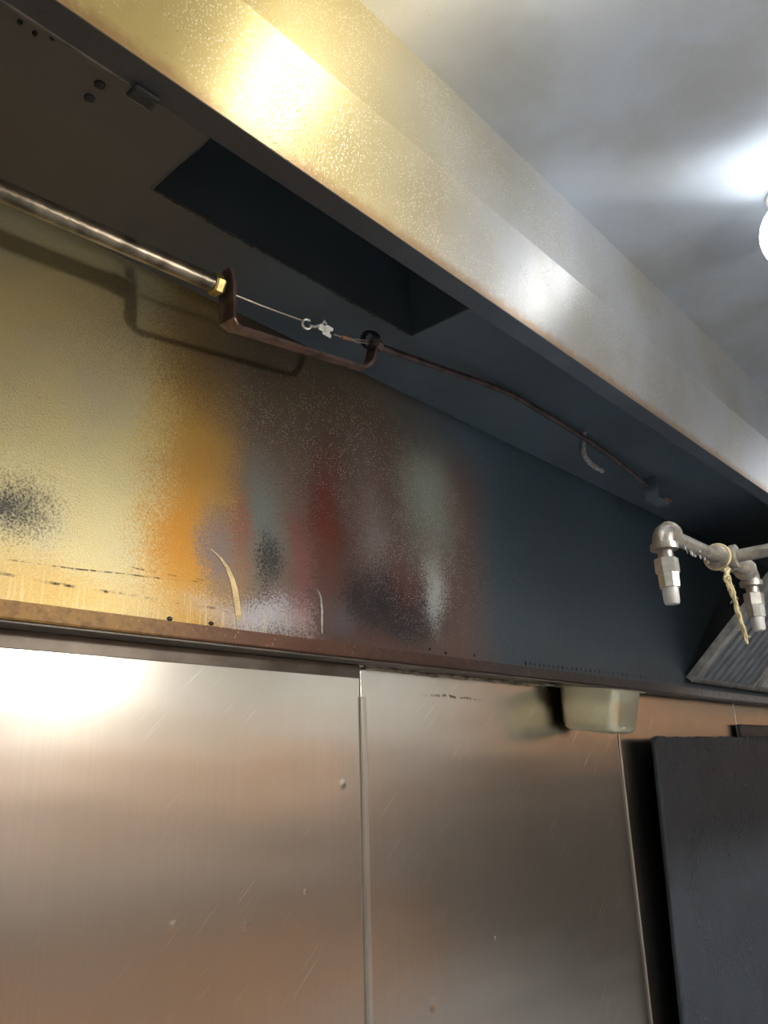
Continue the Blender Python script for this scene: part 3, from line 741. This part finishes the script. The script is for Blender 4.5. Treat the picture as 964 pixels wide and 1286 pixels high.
# frayed twine tied on the tee
tc = te + Vector((-.0165, 0, 0))
tw = thing('frayed_twine', tc, 'frayed greasy cotton twine tied round the pipe tee and hanging down', 'twine')
MB().ring(tc, (1, 0, 0), .0166, .0017, 26, 8).build('knotted_loop', 'twine', tw)
yt = YN - .02
pth = spline([tc + Vector((.002, -.010, -.016)), at(911, 722, yt), at(918, 742, yt), at(924, 758, yt), at(930, 778, yt), at(936, 800, yt)], 6)
for k in range(5):
    off = Vector((0, 0, 0)); pp = []
    for i, p in enumerate(pth):
        off = off * .7 + Vector((random.uniform(-1, 1), random.uniform(-1, 1), 0)) * (.0026 if i < 8 else .0012)
        pp.append(p + off)
    if k == 4: pp = pp[:9]
    MB().tube(pp, [random.uniform(.0012, .0026) for _ in pp], 7).build('strand', 'twine', tw)
for q in (0, 1):
    e = pth[-1]; MB().tube(spline([e, e + Vector((.003 - .006 * q, 0, .006)), e + Vector((.004 - .007 * q, 0, -.004)), e + Vector((.003, 0, -.008))], 4), .0011, 6).build('strand', 'twine', tw)
for i in range(60):
    p = pth[int(len(pth) * random.random() ** 1.6)]
    d = Vector((random.uniform(-1, 1), random.uniform(-1, 1), random.uniform(-1, .4))).normalized()
    MB().tube([p, p + d * .004, p + d * random.uniform(.005, .009) + Vector((0, 0, -.002))], [.0005, .0004, .0002], 5).build('loose_fibre', 'twine', tw)

# ------------------------------------------------------------------ grease pan under the trough
def pan():
    w_, d_, h = .135 * D, .150 * D, .098 * D
    o = thing('grease_pan', W(1.715 + .070, .984, .1745), 'small stainless steel pan hung under the trough to catch grease', 'pan')
    def loop(hx, hy, r, z, k=6):
        pts = []
        for cx_, cy_, a0 in ((hx - r, hy - r, 0), (-hx + r, hy - r, 90), (-hx + r, -hy + r, 180), (hx - r, -hy + r, 270)):
            for i in range(k + 1):
                a = math.radians(a0 + 90 * i / k); pts.append(Vector((cx_ + r * math.cos(a), cy_ + r * math.sin(a), z)))
        return pts
    hx, hy = w_ / 2, d_ / 2
    spec = [(hx + .010, hy + .010, .022, -.003), (hx + .011, hy + .011, .022, 0), (hx + .004, hy + .004, .02, .0015), (hx, hy, .018, -.002),
            (hx - .003, hy - .003, .018, -h * .45), (hx - .006, hy - .006, .019, -h * .82), (hx - .009, hy - .009, .019, -h * .93), (hx - .016, hy - .016, .017, -h * .985), (hx - .024, hy - .024, .012, -h)]
    inner = [(a - .0012, b - .0012, c, z + .0012) for a, b, c, z in spec[3:]][::-1]
    m = MB(); m.flat = False; tilt = Matrix.Rotation(math.radians(8), 4, 'X')
    def tr(p): return tilt @ (p - Vector((0, hy, 0))) + o.location
    rings = [[m.bm.verts.new(tr(p)) for p in loop(*s)] for s in spec]
    for a, b in zip(rings, rings[1:]):
        n = len(a)
        for k in range(n): m.bm.faces.new((a[k], a[(k + 1) % n], b[(k + 1) % n], b[k]))
    m.bm.faces.new(rings[-1])
    b_ = m.build('pan_body', 'pan', o, True, 1.2)
    b_.modifiers.new('thick', 'SOLIDIFY').thickness = 0.0009
    dm = MB().ball(tr(Vector((hx * .15 - .02, -hy + .0085, -h * .88))), .008, 14, (1.5, .5, .6))
    dm.build('pan_dent', 'pan', o)
    # hanger strap up to the trough
    MB().box((o.location.x - .02, YW - .030, o.location.z - .004), (o.location.x + .02, YW - .008, za - .0036), .0006).build('hanger_strap', 'trim', o)
    return o
pan()

# ------------------------------------------------------------------ crusted black board
def board():
    yb_ = .947 * D; x0_, x1_ = 2.146 * D, 2.146 * D + .95; th = .012
    bo = thing('black_board', Vector(((x0_ + x1_) / 2, yb_, 0)), 'tall black grease-crusted board standing against the steel wall', 'board')
    bm = bmesh.new(); nx, nz = 90, 90
    g = []
    for i in range(nx + 1):
        row = []; rag = random.uniform(-.0035, .0025)
        for j in range(nz + 1):
            tz = j / nz; x = x0_ + (x1_ - x0_) * i / nx
            z = (zz(.0590) + .004 * i / nx) * tz
            if j == nz: z += rag
            wob = random.uniform(-.0002, .0002) + (random.uniform(-.0010, .0010) if tz > .97 else 0)
            lean = .052 * D * (zz(.059) - z) / .72 if i < 8 else .052 * D * (zz(.059) - z) / .72
            xo = random.uniform(-.0012, .0012) if i == 0 else 0
            row.append(bm.verts.new((x - lean + xo, yb_ + wob, z)))
        g.append(row)
    for i in range(nx):
        for j in range(nz): bm.faces.new((g[i][j], g[i + 1][j], g[i + 1][j + 1], g[i][j + 1]))
    m = MB(); m.bm.free(); m.bm = bm; m.flat = False
    b = m.build('board_panel', 'board', bo, True, 1.0)
    sm = b.modifiers.new('thick', 'SOLIDIFY'); sm.thickness = th; sm.offset = 1.0
    for k in range(70):                                # lumps of baked-on grease
        xk = x0_ + .02 + .5 * random.random() ** .8; zk = zz(.050 - .34 * random.random() ** 1.8)
        MB().ball((xk, yb_ - th - .0004, zk), random.uniform(.0012, .003), 8, (1.3, .5, 1)).build('crust_lump', 'board', bo)
board()

# dark sheet beyond, between the board and the wall
cb = thing('dark_sheet', Vector((3.2 * D, .982 * D, 0)), 'dark metal sheet showing above the black board, flat on the steel wall', 'metal sheet')
MB().box((2.945 * D * .988, .978 * D, .0), (3.75 * D, .990 * D, zz(.1035)), .002).build('sheet_panel', mat_plain('dark_stained_sheet', (0.05, 0.045, 0.05), 0.3, 0.5, 0.5), cb)
MB().box((2.945 * D * .986, .976 * D, zz(.1035)), (3.75 * D, .991 * D, zz(.1065)), .001).build('folded_edge', mat_plain('dark_folded_edge', (0.03, 0.025, 0.03), 0.3, 0.5, 0.5), cb)

# ------------------------------------------------------------------ clip-on work lamp on the front skirt
LP = W(1.1, -.26, .40)
wl = thing('work_lamp', Vector((LP.x, yy(YF) + .01, zz(ZS))), 'clip-on work lamp with white dome clamped to the hood skirt', 'lamp')
aim = (W(.7, 1.0, .40) - LP).normalized()
dm = MB()
prof = [(-.060, .020), (-.055, .030), (-.040, .055), (-.015, .078), (.010, .090)]
dm.tube([LP + aim * a for a, r in prof], [r for a, r in prof], 32, False)
dmo = dm.build('lamp_dome', 'white_paint', wl); dmo.modifiers.new('thick', 'SOLIDIFY').thickness = .0015
MB().ball(LP + aim * -.005, .030, 20).build('bulb', 'bulb', wl)
MB().lathe(LP + aim * -.035, -aim, [(0, .018), (.03, .018), (.05, .021), (.08, .019)], 18).build('socket', 'dark_plastic', wl)
bk = LP - aim * .085
MB().tube(spline([bk, Vector((bk.x, yy(YF) + .035, bk.z + .01)), Vector((LP.x, yy(YF) + .02, zz(ZS) - .01))], 6), .005, 10).build('arm', 'dark_plastic', wl)
MB().box((LP.x - .02, yy(YF) - .008, zz(ZS) - .02), (LP.x + .02, yy(YF) - .001, zz(ZS) + .06), .002).box((LP.x - .02, yy(YF) + .004, zz(ZS) + .006), (LP.x + .02, yy(YF) + .024, zz(ZS) + .06), .002).build('clamp', 'dark_plastic', wl)

# ------------------------------------------------------------------ kitchen across the aisle (seen only as reflections)
def ceiling_tube(x, y, label):
    o = thing('ceiling_light', Vector((x, y, RZ1)), label, 'light', 'kitchen ceiling tubes')
    MB().box((x - .62, y - .14, RZ1 - .06), (x + .62, y + .14, RZ1 - .001), .006).build('housing', 'white_paint', o)
    MB().box((x - .58, y - .11, RZ1 - .075), (x + .58, y + .11, RZ1 - .061), .004).build('diffuser', 'tube', o)
ceiling_tube(-0.5, -1.5, 'long ceiling tube light over the aisle, nearest the cream wall')
ceiling_tube(2.2, -1.5, 'long ceiling tube light over the middle of the aisle')
ceiling_tube(4.6, -1.5, 'long ceiling tube light over the aisle, nearest the end wall')
sh = thing('prep_shelf', Vector((1.0, RY0 + .2, 0)), 'stainless steel prep table with a deep over-shelf across the aisle', 'shelf')
M['shelf'] = mat_steel('dull_shelf_steel', (0.42, 0.41, 0.40), 0.5, 'x')
MB().box((-2.0, RY0 + .01, .88), (4.5, RY0 + .7, .92), .004).build('table_top', 'shelf', sh)
MB().box((-2.0, RY0 + .60, .78), (4.5, RY0 + .62, .879), .002).build('front_panel', 'shelf', sh)
MB().box((-2.0, RY0 + .60, .10), (4.5, RY0 + .62, .779), .002).build('kick_panel', 'peach', sh)
MB().box((-2.0, RY0 + .01, .921), (4.5, RY0 + .03, 1.40), .002).build('splash_plate', 'shelf', sh)
MB().box((-2.0, RY0 + .01, 1.80), (4.5, RY0 + .09, 1.88), .004).build('over_shelf', 'shelf', sh)
for x in (-1.9, 1.2, 4.4):
    for y in (RY0 + .06, RY0 + .66):
        MB().box((x - .02, y - .02, 0), (x + .02, y + .02, .879), .003).build('leg', 'shelf', sh)
    MB().box((x - .015, RY0 + .031, .921), (x + .015, RY0 + .06, 1.799), .002).build('shelf_post', 'shelf', sh)
